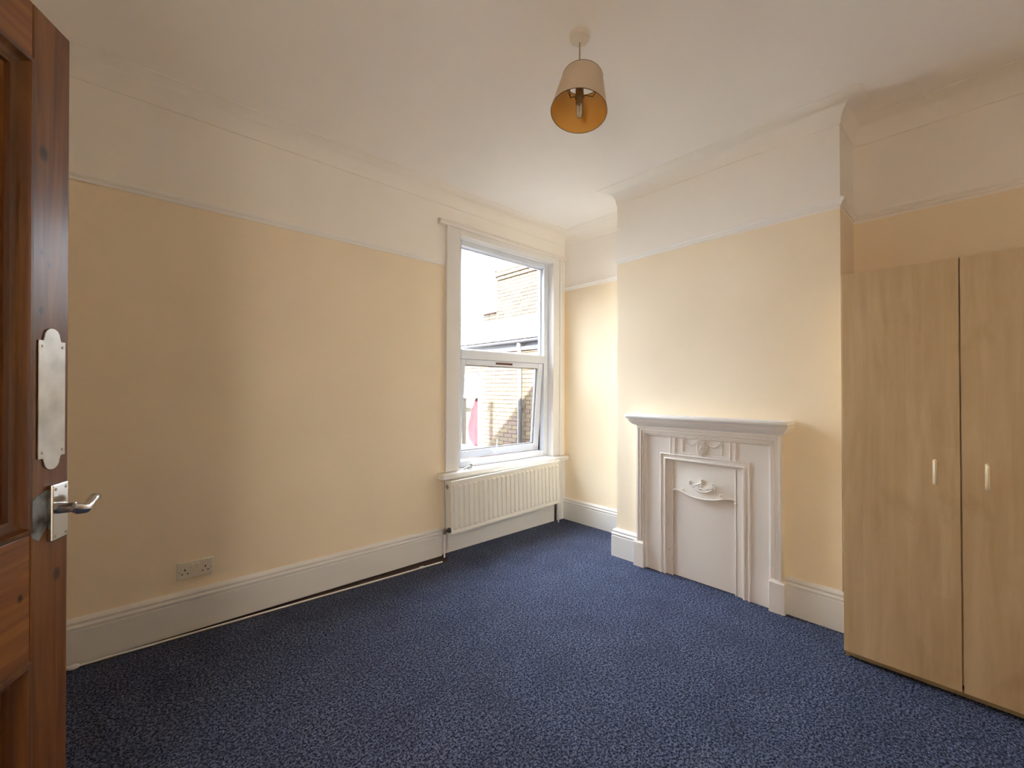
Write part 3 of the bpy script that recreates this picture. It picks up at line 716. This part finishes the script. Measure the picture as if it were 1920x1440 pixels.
cu.add(vs, [(i*(NYc+1)+j, i*(NYc+1)+j+1, (i+1)*(NYc+1)+j+1, (i+1)*(NYc+1)+j) for i in range(NZ) for j in range(NYc)])
cu = off(cu.build('curtain', RED, nb, smooth=80)); sol = cu.modifiers.new('thick', 'SOLIDIFY'); sol.thickness = .004; cu['label'] = 'red curtain drawn to one side'
# gutter, fascia, downpipe, hopper
f = MB(); f.box(NX-.03, NX+.01, 3.1, 9.6, 1.93, 2.10); off(f.build('fascia', BLUEGREY, nb))
gp = [(NX-.03+.0, 2.10)]+[(NX-.085+.055*math.cos(t), 2.10-.055*math.sin(t)) for t in [math.pi*i/8 for i in range(9)]]+[(NX-.132, 2.10)]+[(NX-.085-.047*math.cos(t), 2.10-.047*math.sin(t)) for t in [math.pi*i/8 for i in range(9)]]
f = MB().prism(gp, 'y', 3.1, 9.6); off(f.build('gutter', BLUEGREY, nb, smooth=40))
f = MB(); f.tube([(NX-.085, 5.44, 2.05), (NX-.085, 5.44, 1.96), (NX-.06, 5.44, 1.88), (NX-.055, 5.44, -3)], .036, 14)
for z in (1.82, .9, -.2): f.tube([(NX-.055, 5.44, z), (NX-.055, 5.44, z+.06)], .044, 14)
off(f.build('downpipe', PIPEM, nb, smooth=50))
# roof: slates in courses, ridge tiles, chimney
ez, rz_, ex_, rx_ = 2.13, 2.90, NX-.06, 6.45
f = MB(); f.prism([(ex_, ez-.02), (rx_, rz_-.02), (NX+2.7, ez-.02)], 'y', 3.1, 9.6); off(f.build('roof_core', SLATE, nb))
f = MB(); nrow = 9; dxr, dzr = (rx_-ex_)/nrow, (rz_-ez)/nrow
for i in range(nrow):
    for j in range(26):
        y = 3.1+j*.25+(.125 if i % 2 else 0); x0, z0 = ex_-.03+dxr*i, ez-.0+dzr*i
        f.add([(x0, y+.004, z0), (x0, y+.246, z0), (x0+dxr*1.15, y+.246, z0+dzr*1.15-.008), (x0+dxr*1.15, y+.004, z0+dzr*1.15-.008), (x0, y+.004, z0+.012), (x0, y+.246, z0+.012), (x0+dxr*1.15, y+.246, z0+dzr*1.15), (x0+dxr*1.15, y+.004, z0+dzr*1.15)],
              [(0, 3, 2, 1), (4, 5, 6, 7), (0, 1, 5, 4), (1, 2, 6, 5), (2, 3, 7, 6), (3, 0, 4, 7)])
o = off(f.build('slates', SLATE, nb, fix=False)); o['kind'] = 'stuff'
for j in range(16):
    y = 3.1+j*.40; f = MB().prism([(rx_-.10, rz_-.03), (rx_-.05, rz_+.05), (rx_, rz_+.075), (rx_+.05, rz_+.05), (rx_+.10, rz_-.03)], 'y', y, y+.39)
    off(f.build('ridge_tile', REDTILE, nb))
cf = MB(); cf.box(6.12, 6.78, 5.72, 7.18, 2.4, 3.80); ch = off(cf.build('chimney_stack', MORTAR, nb)); ch['label'] = 'tall brick chimney stack'
DKB = brickmat('sooty_brick', (.022, .015, .009, 1), (.035, .022, .012, 1))
f = MB()
for r_ in range(19):
    z = 2.42+r_*.075; g_ = .012+(.035 if r_ >= 16 else 0)+(.03 if r_ >= 17 else 0)
    for j in range(6):
        y = 5.72+.11+j*.24+(.06 if r_ % 2 else 0); f.box(6.12-g_, 6.14, y-.112, y+.112, z, z+BHh, random.choice((0, 1, 2, 3, 3) if 4 < r_ < 13 else (0, 1, 2)))
    for s_ in (0, 1):
        for j in range(3):
            x = 6.2+j*.23; ya, yb = ((5.72-g_, 5.74), (7.16, 7.18+g_))[s_]; f.box(x-.107, x+.107, ya, yb, z, z+BHh, random.randrange(3))
b_ = off(f.build('brickwork', BRICK+[DKB], ch, fix=False)); b_['kind'] = 'stuff'
off(MB().box(6.04, 6.86, 5.64, 7.26, 3.84, 3.90).build('capping', STUCCO, ch))
for j in range(3):
    off(MB().lathe([(.10, 0), (.085, .04), (.08, .28), (.10, .30), (.10, .34), (.07, .34)], (6.45, 5.98+j*.46, 3.90), (0, 0, 1), 16).build('chimney_pot', REDTILE, ch, smooth=40))
pw = MB(); pw.box(6.28, 6.62, 7.20, 7.85, 2.4, 2.98)
for r_ in range(8):
    for j in range(3): pw.box(6.268, 6.29, 7.21+j*.225, 7.21+j*.225+.212, 2.40+r_*.075, 2.465+r_*.075)
o = off(pw.build('parapet_wall', DKB, nb)); o['label'] = 'low brick parapet with red coping'
off(MB().prism([(6.22, 2.98), (6.25, 3.04), (6.45, 3.08), (6.65, 3.04), (6.68, 2.98)], 'y', 7.18, 7.9).build('coping', REDTILE, o))

# the house's own outside: roof above the room (its eave and flue shade the neighbour's wall), outer wall, yard
f = MB(); f.prism([(3.15, 3.20), (3.15, 3.10), (-5.5, 3.10), (-1.2, 5.3)], 'x', -6, 5.2)
struct(f.build('house_roof', SLATE))
f = MB(); f.box(XR+.12, NX-.01, YA+.02, YA+T, -3, 3.1); f.box(-6, X0-.12, YA+.02, YA+T, -3, 3.1); f.box(X0-.12, XR+.12, YA+.02, YA+T, -3, -.03); f.box(X0-.12, XR+.12, YA+.02, YA+T, H+.06, 3.1)
struct(f.build('wall_outer', BRICK[0]))
f = MB(); f.box(-4.4, -1.2, YA+T, 11, -3, 4.6); f.prism([(-4.6, 4.6), (-1.05, 4.6), (-2.8, 5.7)], 'y', YA+T, 11.2)
struct(f.build('sky_block_wing', BRICK[0]))  # unseen wing, added and raised to block sky light from the recess
f = MB().lathe([(.055, 3.0), (.055, 3.92), (.085, 3.93), (.085, 3.99), (.05, 4.07)], (.83, 3.0, 0), (0, 0, 1), 16)
struct(f.build('flue_pipe', PIPEM, smooth=40))
f = MB().box(-14, 24, YA+T, 30, -3.1, -3.001); struct(f.build('ground', CONC))
